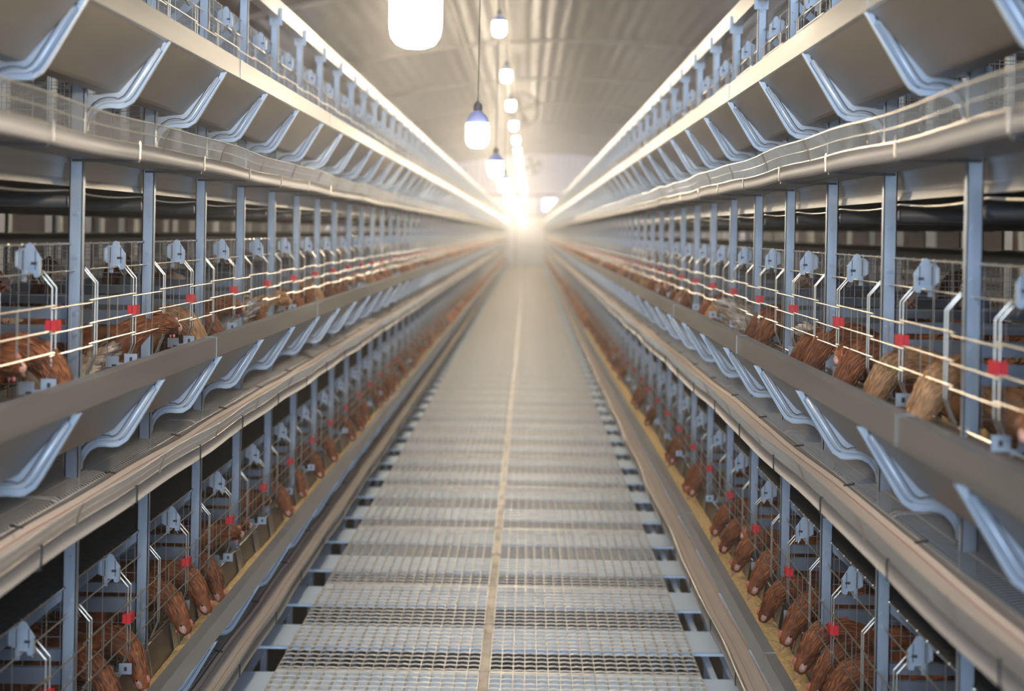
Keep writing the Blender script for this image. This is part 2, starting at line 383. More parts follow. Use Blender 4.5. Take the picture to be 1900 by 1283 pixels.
# ------------------------------------------------------------------ feed troughs
BR_OUT = [(.222,-.066),(.146,-.210),(.131,-.232),(.108,-.247),(.090,-.2485),(.070,-.247),(.052,-.249),(.034,-.258),(.020,-.274),(.011,-.292),(.009,-.310)]
BR_IN = [(-.009,-.310),(-.008,-.288),(-.003,-.268),(.006,-.250),(.004,-.215),(.060,-.207),(.090,-.203),(.094,-.199),(.170,-.066)]
def ribpath():
    return [(.190,-.086),(.123,-.205),(.112,-.219),(.098,-.227),(.080,-.2285),(.060,-.2285),(.042,-.233),(.024,-.245),(.010,-.262),(.002,-.283),(.000,-.305)]
def wav(y, seed, amp): return amp*(math.sin(y*2*PI/1.8+seed)+.6*math.sin(y*2*PI/.83+seed*2.3))
for side, q in SIDES.items():
    s = q['s']
    for tn, zt in TIERS.items():
        Z = zt+ZC
        X = lambda a: AX(side, a)
        t = thing('feed_trough', f'long galvanised steel feed trough along the {tn} tier of the {side} cage row', 'feed trough', (X(q['w']), 0, Z))
        x0 = X(q['w'])
        fx = lambda a: X(a if a < .15 else a+(q['w']-.215))-x0
        prof = [(.183,-.012),(.184,-.001),(.215,0),(.2155,-.058),(.205,-.062),(.094,-.197),(.086,-.203),(.045,-.207),(.036,-.200),(.014,-.075),(.004,-.070)]
        b = MB(); ys = yrange(.9, YEND-.4, 1.2)
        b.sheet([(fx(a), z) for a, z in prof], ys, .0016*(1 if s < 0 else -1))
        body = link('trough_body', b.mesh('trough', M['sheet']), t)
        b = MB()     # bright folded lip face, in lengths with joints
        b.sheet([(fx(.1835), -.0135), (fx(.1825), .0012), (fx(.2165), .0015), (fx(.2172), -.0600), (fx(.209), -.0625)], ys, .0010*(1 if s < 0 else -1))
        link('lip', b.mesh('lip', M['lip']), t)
        b = MB()
        y = {'upper': 2.2, 'middle': 1.95, 'lower': 1.4}[tn] + (.4 if side == 'right' else 0)
        while y < 30: b.sheet([(fx(.1825), .0022), (fx(.2185), .0025), (fx(.2190), -.0615)], [y, y+.035], .001*(1 if s < 0 else -1)); y += 1.8
        link('joint_strip', b.mesh('joint', M['lip']), t)
        if tn == 'lower':      # pressed ribs of the slanted back wall
            b = MB(); b.sheet([(fx(.017), -.078), (fx(.0205), -.076), (fx(.0405), -.190), (fx(.036), -.195)], [0, .05], .001)
            b.sheet([(fx(.017), -.078), (fx(.0245), -.078), (fx(.0435), -.190), (fx(.036), -.195)], [.05, .06], .001)
            rb = b.mesh('back_rib', M['lip'])
            for i in range(6, 50): link('back_rib', rb, t, (0, i*.3+.1, 0))
        # bracket
        b = MB()
        out = [(fx(a), z) for a, z in BR_OUT]; inn = [(fx(a), z) for a, z in BR_IN]
        poly = out+inn; b.plate(poly, 0, .003)
        # turned outer flange and raised rib
        for i in range(len(out)-1):
            (xa, za), (xb, zb) = out[i], out[i+1]
            b.add([(xa,-.010,za),(xb,-.010,zb),(xb,.003,zb),(xa,.003,za),(xa+s*.002,-.010,za+.002),(xb+s*.002,-.010,zb+.002),(xb+s*.002,.003,zb+.002),(xa+s*.002,.003,za+.002)],
                  [(0,1,2,3),(4,7,6,5),(0,4,5,1),(3,2,6,7)])
        bmesh_ = b.mesh('bracket', M['bracket'])
        b = MB(); b.tube([(fx(a), -.0005, z) for a, z in ribpath()], .0062, 8); rib = b.mesh('bracket_rib', M['bracket'], True)
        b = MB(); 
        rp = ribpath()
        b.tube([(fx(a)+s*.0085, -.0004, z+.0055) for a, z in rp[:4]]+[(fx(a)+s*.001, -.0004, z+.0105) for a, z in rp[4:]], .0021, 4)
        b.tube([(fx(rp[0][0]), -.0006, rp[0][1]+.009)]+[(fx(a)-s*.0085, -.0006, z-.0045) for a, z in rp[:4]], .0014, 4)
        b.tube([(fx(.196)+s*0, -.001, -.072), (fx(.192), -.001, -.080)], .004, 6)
        shade_line = b.mesh('bracket_shade_line', M['black_belt'])  # black tubes put in as dark shadow lines beside the rib
        n = 0
        for k in range(2, NB+2):
            y = ypost(side, k)+.055
            if y > YEND-.6 or n >= 100: break
            o = link('support_bracket', bmesh_, t, (0, y, 0)); n += 1
            if k < 34:
                link('pressed_rib', rib, o)
                if k < 20: link('rib_shade_line', shade_line, o)
        # feed
        b = MB(); zf = -.152 if side == 'right' else -.158
        if tn == 'upper': zf = -.185
        w0 = .033; w1 = .118 if side == 'right' else .115
        ysf = yrange(1.3, 14, .05)+yrange(14.5, 60, .5)
        if tn == 'upper': w0, w1 = .042, .090
        rnd = random.Random(5)
        nn = 9; vs = []
        for y in ysf:
            h = .006*math.sin(y*3.1)+.004*math.sin(y*7.7)
            for i in range(nn):
                a = w0+(w1-w0)*i/(nn-1)
                vs.append((fx(a), y, zf+h+rnd.uniform(-.003, .003)-(.004 if i in (0, nn-1) else 0)))
        b.add(vs, [(j*nn+i, j*nn+i+1, (j+1)*nn+i+1, (j+1)*nn+i) for j in range(len(ysf)-1) for i in range(nn-1)])
        tag(link('chicken_feed', b.mesh('feed', M['feed'], True), None, (x0, 0, Z)), f'yellow meal feed lying in the {tn} {side} trough', 'feed', None, 'stuff')

# ------------------------------------------------------------------ egg conveyors (channel, belt, guard fence, hooks)
for side, q in SIDES.items():
    s = q['s']
    for ti, (tn, zt) in enumerate(TIERS.items()):
        Z = zt+ZC
        sd = ti*1.7+(0 if s < 0 else .9)
        x0 = AX(side, .16)
        fx = lambda a: AX(side, a)-x0
        t = thing('egg_conveyor', f'egg channel with beige belt and wire fence under the {tn} {side} feed trough', 'egg conveyor', (x0, 0, Z))
        wp = lambda x, y, z: (x+wav(y, sd, .004), z+wav(y, sd+1, .0025))
        ys = yrange(.9, 26, .15)+yrange(27, YEND-.4, 1.5)
        sg = (1 if s < 0 else -1)
        b = MB(); b.sheet([(fx(.062), -.334), (fx(.060), -.352), (fx(.066), -.384), (fx(.168), -.388), (fx(.1715), -.3865), (fx(.163), -.380), (fx(.158), -.368), (fx(.160), -.356), (fx(.166), -.347)], ys, -.002*sg, wp)
        link('channel', b.mesh('channel', M['channel'], angle=35), t)
        b = MB(); b.box(fx(-.015), fx(.064), .9, YEND-.4, -.386, -.3835); link('back_strip', b.mesh('back_strip', M['channel']), t)
        b = MB(); b.sheet([(fx(.066), -.345), (fx(.070), -.3575), (fx(.110), -.3595), (fx(.152), -.357), (fx(.163), -.349)], ys, .0015*sg, wp)
        link('egg_belt', b.mesh('egg_belt', M['belt']), t)
        b = MB()
        for a, z in ((.078, -.3565), (.128, -.3575)):
            b.sheet([(fx(a), z), (fx(a+.0018), z)], ys, .0012*sg, wp)
        link('belt_thread', b.mesh('thread', M['seam']), t)
        # guard fence
        b = MB()
        G = [(.166, -.344), (.176, -.3185), (.186, -.291), (.197, -.279)]
        G = [(.167, -.346), (.180, -.318), (.196, -.290)]
        yst = yrange(.9, 20, .15)
        for a, z in G: b.tube([(fx(a)+wp(0,y,0)[0], y, z+wp(0,y,0)[1]*1.6) for y in yst], .0019, 5)
        y = .9
        while y < 20:
            w_ = wp(0, y, 0)
            b.tube([(fx(.167)+w_[0], y, -.346+w_[1]), (fx(.198)+w_[0], y, -.287+w_[1]*1.6)], .0011, 4, False); y += .0105 if y < 9 else .03
        for k in range(2, 33):
            yy = PITCH*k+.33; w_ = wp(0, yy, 0)
            b.tube([(fx(.199)+w_[0], yy, -.289), (fx(.180)+w_[0]-s*.003, yy+.01, -.318), (fx(.170)+w_[0]-s*.003, yy+.022, -.350), (fx(.172)+w_[0]-s*.003, yy+.03, -.338)], .0018, 5)
        link('wire_fence', b.mesh('fence', M['wire']), t)
        # hooks at each post: outer and inner
        b = MB(); h = fx(.171)-s*.003
        b.tube([(h+s*.008, 0, -.343), (h, 0, -.341), (h-s*.001, 0, -.352), (h, 0, -.386), (fx(.150), 0, -.394), (fx(.148), .0, -.392)], .0026, 6)
        hk = b.mesh('outer_hook', M['hook'] if tn != 'upper' else M['wire'])
        b = MB(); b.tube([(fx(.055), 0, -.326), (fx(.085), 0, -.330)], .0028, 6); hk2 = b.mesh('inner_hook', M['hook'])
        b = MB(); b.box(fx(-.01), fx(.168), -.004, .004, -.396, -.3885); arm = b.mesh('support_arm', M['hook'])
        for k in range(2, 46):
            yy = ypost(side, k)
            link('outer_hook', hk, t, (wav(yy, sd, .004), yy, 0))
            if tn != 'upper' and k < 30: link('inner_hook', hk2, t, (0, yy+.1, 0))
            link('support_arm', arm, t, (0, yy-.004, 0))

# ------------------------------------------------------------------ cage floors, roofs, manure belts
for side, q in SIDES.items():
    s = q['s']
    for tn, zt in TIERS.items():
        Z = zt+ZC; x0 = AX(side, 0); fx = lambda a: AX(side, a)-x0
        b = MB(); y = 1.2
        while y < 34:
            b.tube([(fx(-.74), y, -.270), (fx(-.25), y, -.305), (fx(-.02), y, -.3215), (fx(.03), y, -.3235), (fx(.052), y, -.327), (fx(.0625), y, -.334)], .0016, 3, False)
            y += .0165 if y < 9 else (.04 if y < 16 else .1)
        for i, (a, z) in enumerate(((.061, -.332), (.0, -.3225), (-.1, -.317), (-.2, -.310), (-.35, -.299), (-.5, -.288), (-.65, -.277))):
            b.tube([(fx(a), yy, z-.002) for yy in (1.2, 34)], .002, 5)
        for y0 in [1.7+1.2*i for i in range(14)]:
            for dd in (0, .02): b.tube([(fx(-.03), y0+dd, -.319), (fx(.05), y0+dd, -.322), (fx(.065), y0+dd, -.330)], .0022, 5)
        tag(link('wire_cage_floor', b.mesh('floor', M['floor_wire']), None, (x0, 0, Z)), f'sloping wire mesh cage floor of the {tn} {side} tier', 'cage floor')
        # roof
        if tn == 'upper':
            b = MB()
            for i in range(15): b.tube([(fx(-.005-.05*i), yy, .300) for yy in (1.2, 40)], .0014, 4)
            y = 1.2
            while y < 30: b.tube([(fx(-.005), y, .302), (fx(-.74), y, .302)], .0012, 3, False); y += .03 if y < 14 else .1
            tag(link('wire_cage_roof', b.mesh('roof', M['wire_dark']), None, (x0, 0, Z)), f'open wire mesh roof over the upper {side} tier', 'cage roof')
        else:
            t = thing('cage_roof', f'dark net roof over the {tn} {side} tier cages', 'cage roof', (x0, 0, Z))
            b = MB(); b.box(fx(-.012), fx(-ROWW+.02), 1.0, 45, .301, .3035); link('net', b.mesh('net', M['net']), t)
            b = MB(); b.tube([(fx(-.012), yy, .300) for yy in (1.2, 60)], .0025, 5)
            y = 1.2
            while y < 20: b.sphere((fx(-.012), y, .300), .0048, 5, 4); y += .075
            link('edge_wire', b.mesh('edge_wire', M['wire']), t)
        # manure belt under this tier
        t = thing('manure_belt', f'black manure belt with steel side plate under the {tn} {side} tier', 'manure belt', (x0, 0, Z))
        fa = lambda a: fx(a)
        b = MB()
        b.sheet([(fa(-.020), -.386), (fa(-.026), -.400), (fa(-.030), -.440), (fa(-.024), -.462)], yrange(1.0, 50, 6), .002)
        link('side_plate', b.mesh('side_plate', M['lip']), t)
        b = MB(); b.box(fa(-.05), fa(-ROWW+.05), 1, 50, -.402, -.396); link('upper_belt_run', b.mesh('run', M['black_belt']), t)
        ysb = yrange(ypost(side, 1), ypost(side, 76), PITCH/6)
        sag = lambda x, y, z: (x, z-.010*math.sin(PI*((y/PITCH-q['ph']) % 1.0)))
        b = MB(); b.sheet([(fa(-.028), -.474), (fa(-.4), -.476), (fa(-.9), -.476), (fa(-ROWW+.03), -.474)], ysb, -.004*s*(-1), sag)
        link('return_belt_run', b.mesh('run2', M['black_belt']), t)
        b = MB(); b.tube([(fa(-.0265), yy, -.472-.010*math.sin(PI*((yy/PITCH-q['ph']) % 1.0))) for yy in ysb], .0028, 5)
        link('belt_edge', b.mesh('edge', M['wire']), t)
        b = MB(); b.tube([(fa(-.03), 0, -.502), (fa(-ROWW+.03), 0, -.502)], .017, 8); rm = b.mesh('roller', M['black_belt'], True)
        for k in range(2, 40): link('roller', rm, t, (0, ypost(side, k)+.02, 0))

# ------------------------------------------------------------------ cage fronts
def front_meshes(side):
    q = SIDES[side]; s = q['s']; fx = lambda a: -s*a       # local x relative to the post plane
    # grille spans y 0 (just past the post) to PITCH
    b = MB(); B = .037; r = .0023
    b.tube([(fx(0), -.005, .229), (fx(0), PITCH+.01, .229)], r, 6)                 # hook bar
    b.tube([(fx(.012), -.005, -.062), (fx(.012), PITCH+.01, -.062)], .003, 6)      # bottom bar
    for i, z in enumerate((.150, .0885, .034)):
        b.tube([(fx(B+.003), -.01, z), (fx(B+.003), .36, z)], r, 6)
        b.tube([(fx(B+.003), .33, z-.007), (fx(B+.003), PITCH+.012, z-.007)], r, 6)
    def hook(y, rr=.0023, low=-.055):
        b.tube([(fx(.012), y-.012, .205), (fx(-.006), y-.002, .228), (fx(.004), y, .236), (fx(B), y+.004, .195), (fx(B), y+.004, .0), (fx(B-.004), y+.004, -.012), (fx(.016), y+.002, low)], rr, 6)
    hook(.035); hook(.052, .0022)
    hook(.30+.045); hook(.30+.070)
    for y in (.15, .215, .47, .53):
        b.tube([(fx(B), y, .150), (fx(B), y, .030)], .0016, 5)
    for y in (.13, .25, .45): b.tube([(fx(-.004), y, .30), (fx(-.002), y, -.06)], .0013, 4)
    grille = b.mesh('grille_'+side, M['wire'])
    # hook plate (bent plate hanging between roof wire and hook bar)
    b = MB(); yp = .30+.0
    pts = [(-.030,.286),(-.026,.291),(-.011,.293),(-.008,.302),(.000,.306),(.008,.302),(.013,.291),(.029,.268),(.029,.229),(.022,.222),(.012,.222),(.010,.232),(-.016,.232),(-.019,.240),(-.027,.241),(-.030,.245)]
    b.plate([(fx(a)*-1*s*(-1) if False else fx(a), z) for a, z in pts], yp, yp+.0025)
    b.box(fx(-.031), fx(-.029), yp-.010, yp+.0025, .247, .284); b.box(fx(.027), fx(.029), yp-.012, yp+.0025, .228, .266)
    b.box(fx(-.016), fx(-.006), yp-.006, yp, .212, .238)
    plate = b.mesh('hook_plate_'+side, M['plate'])
    b = MB(); b.box(fx(.004), fx(.018), yp-.0012, yp+.001, .252, .259); b.box(fx(-.0165), fx(-.0145), yp-.0010, yp, .240, .287); b.box(fx(.0135), fx(.0155), yp-.0010, yp, .240, .287)
    slot = b.mesh('plate_slot_'+side, M['hook'])
    b = MB(); y0 = .345
    b.box(fx(B-.013), fx(B-.001), y0-.004, y0+.032, .088, .115); b.box(fx(B+.001), fx(B+.012), y0-.004, y0+.032, .088, .115); b.box(fx(B-.004), fx(B+.004), y0+.0, y0+.028, .086, .113)
    clip = b.mesh('clip_'+side, M['red'])
    b = MB(); y0 = .335
    b.box(fx(-.036), fx(.002), y0, y0+.003, -.068, -.036); b.box(fx(.018), fx(.056), y0, y0+.003, -.060, -.028); b.box(fx(.002), fx(.018), y0, y0+.003, -.068, -.055)
    latch = b.mesh('latch_'+side, M['plate'])
    b = MB(); b.box(fx(.034), fx(.042), y0-.0012, y0+.001, -.050, -.038); b.box(fx(-.018), fx(-.004), y0-.0012, y0+.001, -.066, -.060)
    lslot = b.mesh('latchslot_'+side, M['hook'])
    return grille, plate, slot, clip, latch, lslot
far_v = MB()
for side, q in SIDES.items():
    grille, plate, slot, clip, latch, lslot = front_meshes(side); s = q['s']
    for tn, zt in TIERS.items():
        for k in range(2, 52):
            y = ypost(side, k)+.012
            c = k-(3 if side == 'left' else 1)
            if 1 <= c <= 16: lab = f'wire gate with grey hook plate, {tn} {side} tier, {ORD[c]} from the {side} photo edge'
            elif c < 1: lab = f'wire gate of the {tn} {side} tier at the very edge of the photo'
            else: lab = f'far blurred wire gate of the {tn} {side} tier'
            t = thing('wire_gate', lab, 'cage gate', (AX(side, 0), y, zt+ZC), group=f'wire gates of the {tn} {side} tier')
            link('grille', grille, t); o = link('hook_plate', plate, t)
            if k < 18: link('plate_slot', slot, o)
            if tn != 'upper': link('latch_clip', clip, t)['label'] = 'red plastic clip'
            if k < 30:
                o = link('bottom_latch', latch, t)
                if k < 14: link('latch_slot', lslot, o)
        for k in range(52, 99):      # the rest of the fronts, beyond the 300 nearest
            y = ypost(side, k)+.012; X0 = AX(side, 0); Z0 = zt+ZC
            for z in (.229, .15, .0885, .034, -.062): far_v.box(X0-s*.037-.003, X0-s*.037+.003, y, y+PITCH, Z0+z-.003, Z0+z+.003)
            for yy in (.035, .345): far_v.box(X0-s*.037-.003, X0-s*.037+.003, y+yy, y+yy+.006, Z0-.05, Z0+.2)
            far_v.box(X0-.028, X0+.028, y+.3, y+.303, Z0+.225, Z0+.3)
tag(link('distant_wire_gates', far_v.mesh('far_fronts', M['wire'])), 'farthest wire gates merging into blur at the end of the rows', 'cage gates', 'distant wire gates', 'stuff')

# ------------------------------------------------------------------ partitions
for side, q in SIDES.items():
    s = q['s']; fx = lambda a: -s*a
    b = MB()
    for i in range(15): b.tube([(fx(-.03-.05*i), 0, -.30), (fx(-.03-.05*i), 0, .298)], .0013, 4, False)
    for i in range(15): b.tube([(fx(-.01), .002, -.28+.04*i), (fx(-.74), .002, -.28+.04*i)], .0013, 4, False)
    grid = b.mesh('grid_'+side, M['wire_dark'])
    b = MB(); b.box(fx(-.02), fx(-.74), -.006, -.003, .098, .128); b.box(fx(-.02), fx(-.74), -.006, .012, .126, .128); r1 = b.mesh('rail1', M['rail'])
    b = MB(); b.box(fx(-.02), fx(-.74), -.006, -.003, .035, .080); b.box(fx(-.02), fx(-.74), -.006, .012, .078, .080); r2 = b.mesh('rail2', M['rail'])
    b = MB(); b.prism([(fx(-.018), .268), (fx(-.018), .305), (fx(-.33), .034), (fx(-.33), -.003)], [-.012, -.008]); br = b.mesh('brace', M['post'])
    b = MB()
    for x in (-.16, -.42): b.tube([(fx(x), .0, .2), (fx(x), 0, .155)], .006, 6)
    for tn, zt in TIERS.items():
        for k in range(2, 30):
            y = ypost(side, k)+.022
            c = k-(4 if side == 'left' else 2)
            if 1 <= c <= 16: lab = f'wire divider with cross rails, {tn} {side} tier, behind the {ORD[c]} post from the edge'
            elif c < 1: lab = f'wire divider with cross rails, {tn} {side} tier, at the photo edge'
            else: lab = f'far blurred wire divider inside the {tn} {side} tier'
            t = thing('cage_divider', lab, 'cage divider', (AX(side, 0), y, zt+ZC), group=f'wire divider panels of the {tn} {side} tier')
            link('wire_grid', grid, t); link('cross_rail', r1, t); link('cross_rail', r2, t)
            if tn != 'middle': link('diagonal_brace', br, t)

# ------------------------------------------------------------------ neighbouring rows seen through the gap above the middle tier
b = MB(); b.box(-.02, .02, 0, .04, -1.4, TOPZ); nb = b.mesh('far_side_post', mat('lamplit galvanised post', (.6, .56, .48), .5, .3))  # cream tone holds the lamplight of the next aisle in the colour
for side, q in SIDES.items():
    s = q['s']
    for k in range(3, 44):
        tag(link('cage_post', nb, None, (s*(q['P']+ROWW), PITCH*(k+.1), 0)), f'pale post on the far side of the {side} cage row, seen through the gap', 'post', f'posts on the far side of the {side} row')
    for k in range(6, 60, 2):
        tag(link('cage_post', nb, None, (s*(q['P']+ROWW+2.15), PITCH*(k+.4), 0)), f'faint post of the next cage row beyond the {side} row', 'post', f'posts of the next row on the {side}')
    for tn, zt in TIERS.items():
        xr = s*(q['P']+ROWW+2.15-.2)
        b = MB(); b.sheet([(0, 0), (-s*.0, -.06), (s*.12, -.20), (s*.18, -.2), (s*.2, -.07)], [2, YEND-1], .003); b.box(s*.0, s*.16, 2, YEND-1, -.39, -.34)
        tag(link('feed_trough', b.mesh('ntrough', M['lip']), None, (xr, 0, zt+ZC)), f'{tn} feed trough of the neighbouring row beyond the {side} cage row', 'feed trough')
        xr = s*(q['P']+ROWW+.2)
        b = MB(); b.sheet([(0, 0), (0, -.06), (-s*.12, -.20), (-s*.18, -.2), (-s*.2, -.07)], [2, YEND-1], .003); b.box(0, -s*.16, 2, YEND-1, -.39, -.34)
        tag(link('feed_trough', b.mesh('btrough', M['lip']), None, (xr, 0, zt+ZC)), f'{tn} feed trough on the back of the {side} cage row', 'feed trough')

# ------------------------------------------------------------------ lamps
def bulb_parts():
    b = MB(); R = .054
    b.lathe([(.0, -.085), (.024, -.083), (.040, -.076), (.050, -.062), (R, -.040), (R, .018), (.052, .030)], 20); lit = b.mesh('diffuser', M['bulb'], True)
    b = MB(); b.lathe([(.052, .028), (.0525, .040), (.047, .058), (.036, .072), (.024, .080), (.021, .088)], 20); col = b.mesh('collar', M['collar'], True)
    b = MB(); b.lathe([(.020, .084), (.021, .112), (.017, .122), (.007, .132), (.004, .138)], 14); hold = b.mesh('holder', M['holder'], True)
    return lit, col, hold
lit, colr, hold = bulb_parts()
CABZ = 2.15
def bulb(x, y, z, label, group):
    t = thing('hanging_bulb', label, 'light bulb', (x, y, z+ZC), group=group)
    link('diffuser', lit, t); link('collar', colr, t); link('lampholder', hold, t)
    b = MB(); h = CABZ-z+.02; b.tube([(0, 0, .13), (.002, 0, h*.5), (0, 0, h)], .0032, 6); link('cord', b.mesh('cord', M['darkcable']), t)
for k in range(20):
    y = 2.5+3.0*k
    lab = f'lit bulb on a cord, {ORD[k+1]} from the camera in the low row' if k < 6 else 'low hanging lit bulb merging into the distant glow of the low row'
    bulb(-.245+.002*min(k, 10), y, .47, lab, 'low row of hanging bulbs')
for k in range(17):
    y = 9.5+2.9*k
    lab = f'lit bulb, {ORD[k+1]} down from the top of the photo in the high row' if k < 7 else 'high hanging lit bulb in the distant merged part of the high row'
    bulb(-.26+.004*min(k, 10), y, 1.65, lab, 'high row of hanging bulbs')
for xx, nm in ((-3.75, 'left'), (3.53, 'right')):
    for k in range(9):
        y = 3.6+5.2*k
        t = thing('hanging_bulb', f'lit bulb in the neighbouring aisle beyond the {nm} cage row', 'light bulb', (xx, y, .47+ZC), group=f'bulbs of the next aisle on the {nm}')
        link('diffuser', lit, t); link('collar', colr, t); link('lampholder', hold, t)
        b = MB(); b.tube([(0, 0, .13), (0, 0, CABZ-.47)], .0032, 6); link('cord', b.mesh('cord', M['darkcable']), t)
    b = MB(); b.tube([(xx, 1, CABZ+ZC), (xx, YEND, CABZ+ZC)], .012, 6)
    tag(link('lamp_cable', b.mesh('ncable', M['conduit'])), f'cable carrying the bulbs of the next aisle on the {nm}', 'cable')
b = MB(); yy = yrange(2, YEND, .725); b.tube([(-.25+.012*math.sin(y*1.3), y, CABZ+ZC+.012+.02*math.sin(y*2.17)) for y in yy], .012, 6)
tag(link('lamp_cable', b.mesh('lamp_cable', M['conduit'], True)), 'sagging pale cable under the roof carrying the hanging bulbs', 'cable')
b = MB(); b.tube([(-1.28, 1, 3.6+ZC), (-1.28, YEND, 3.6+ZC)], .022, 8)
tag(link('roof_conduit', b.mesh('conduit', M['conduit'], True)), 'straight pale conduit running along the roof left of the bulbs', 'conduit')
def fan(x, y, z, label):
    t = thing('circulation_fan', label, 'fan', (x, y, z+ZC))
    b = MB(); R = .45; n = 28
    for yy in (-.12, .12): b.tube([(R*math.cos(2*PI*i/n), yy, R*math.sin(2*PI*i/n)) for i in range(n+1)], .018, 6)
    b.prism([(R*math.cos(2*PI*i/n), R*math.sin(2*PI*i/n)) for i in range(n)], [-.12, .12]); bb = MB()
    vs = []; 
    for yy in (-.12, .12):
        for i in range(n): vs.append((R*math.cos(2*PI*i/n), yy, R*math.sin(2*PI*i/n)))
    bb.add(vs, [(i, (i+1)%n, n+(i+1)%n, n+i) for i in range(n)])
    b.v = b.v[:-2*n]; b.f = [f for f in b.f if max(f) < len(b.v)]; b.add(bb.v, bb.f)
    link('shroud', b.mesh('shroud', M['fan']), t)
    b = MB()
    for k in range(4):
        a = k*PI/2+.3; b.add([(.06*math.cos(a-.5), .02, .06*math.sin(a-.5)), (.06*math.cos(a+.5), -.02, .06*math.sin(a+.5)), (.40*math.cos(a+.35), -.05, .40*math.sin(a+.35)), (.40*math.cos(a-.25), .05, .40*math.sin(a-.25)),
                               (.06*math.cos(a-.5), .026, .06*math.sin(a-.5)), (.06*math.cos(a+.5), -.014, .06*math.sin(a+.5)), (.40*math.cos(a+.35), -.044, .40*math.sin(a+.35)), (.40*math.cos(a-.25), .056, .40*math.sin(a-.25))],
                              [(0,1,2,3),(7,6,5,4),(0,4,5,1),(1,5,6,2),(2,6,7,3),(3,7,4,0)])
    link('blades', b.mesh('blades', M['fan']), t)
    b = MB(); b.tube([(0, -.1, 0), (0, .12, 0)], .09, 12); link('motor', b.mesh('motor', M['fan'], True), t)
    b = MB()
    for i in range(1, 6): b.tube([(R*i/6*math.cos(2*PI*j/20), -.13, R*i/6*math.sin(2*PI*j/20)) for j in range(21)], .004, 4)
    for i in range(6): a = i*PI/6; b.tube([(-R*math.cos(a), -.13, -R*math.sin(a)), (R*math.cos(a), -.13, R*math.sin(a))], .005, 4)
    link('grille', b.mesh('fgrille', M['fan']), t)
    b = MB(); top = arch(x)-z-.02
    for xx in (-.25, .25): b.tube([(xx, 0, .37), (xx*.8, 0, top)], .008, 6)
    link('hanger', b.mesh('hanger', M['fan']), t)
fan(-.25, 31.5, 3.25, 'round dark circulation fan hanging under the roof just right of the high bulbs')
fan(.15, 57, 3.2, 'small distant circulation fan hanging in front of the corrugated far wall')

# ------------------------------------------------------------------ hens
def catmull(P, n):
    out = []
    for i in range(len(P)-1):
        p0 = P[max(i-1, 0)]; p1 = P[i]; p2 = P[i+1]; p3 = P[min(i+2, len(P)-1)]
        for j in range(n):
            t = j/n
            out.append([.5*((2*b_)+(-a_+c_)*t+(2*a_-5*b_+4*c_-d_)*t*t+(-a_+3*b_-3*c_+d_)*t**3) for a_, b_, c_, d_ in zip(p0, p1, p2, p3)])
    out.append(list(P[-1])); return out
# spine rows: x forward, y sideways, z up, half width, half height
POSES = {
 'feeding': dict(sp=[(-.215,0,.310,.010,.012),(-.185,0,.300,.034,.034),(-.13,0,.268,.064,.062),(-.05,0,.236,.084,.086),(.03,0,.240,.080,.082),(.085,0,.268,.060,.060),(.125,0,.296,.046,.046),(.165,0,.308,.039,.041),(.203,0,.300,.034,.037),(.233,0,.274,.030,.033),(.253,0,.240,.026,.029),(.265,0,.214,.024,.027),(.276,0,.193,.021,.023),(.285,0,.178,.012,.013)], face=(.010, -.032)),
 'feeding_low': dict(sp=[(-.210,.01,.316,.010,.012),(-.180,.01,.304,.034,.034),(-.13,.01,.268,.062,.062),(-.05,0,.236,.082,.084),(.04,-.005,.240,.078,.080),(.10,-.01,.264,.058,.060),(.145,-.015,.298,.044,.045),(.183,-.025,.304,.038,.041),(.216,-.034,.290,.033,.036),(.240,-.042,.262,.029,.032),(.256,-.048,.230,.026,.029),(.266,-.052,.205,.024,.027),(.276,-.055,.185,.021,.023),(.283,-.058,.170,.012,.013)], face=(.008, -.033)),
 'peering': dict(sp=[(-.21,0,.30,.010,.012),(-.18,0,.292,.034,.034),(-.13,0,.265,.062,.062),(-.05,0,.236,.082,.086),(.03,0,.240,.078,.084),(.085,0,.268,.058,.062),(.120,.01,.298,.042,.044),(.150,.03,.318,.034,.036),(.180,.055,.326,.029,.031),(.200,.085,.322,.026,.028),(.208,.108,.314,.024,.026),(.213,.124,.305,.020,.021),(.216,.136,.299,.012,.012)], face=(.030, -.014)),
 'upright': dict(sp=[(-.20,0,.34,.010,.012),(-.17,0,.324,.034,.034),(-.12,0,.285,.062,.064),(-.05,0,.245,.082,.088),(.03,0,.250,.078,.084),(.075,0,.290,.056,.060),(.098,0,.335,.040,.042),(.108,0,.375,.031,.032),(.114,0,.410,.027,.028),(.126,0,.436,.025,.027),(.142,0,.448,.024,.025),(.158,0,.446,.020,.020),(.168,0,.442,.012,.012)], face=(.033, -.006)),
}
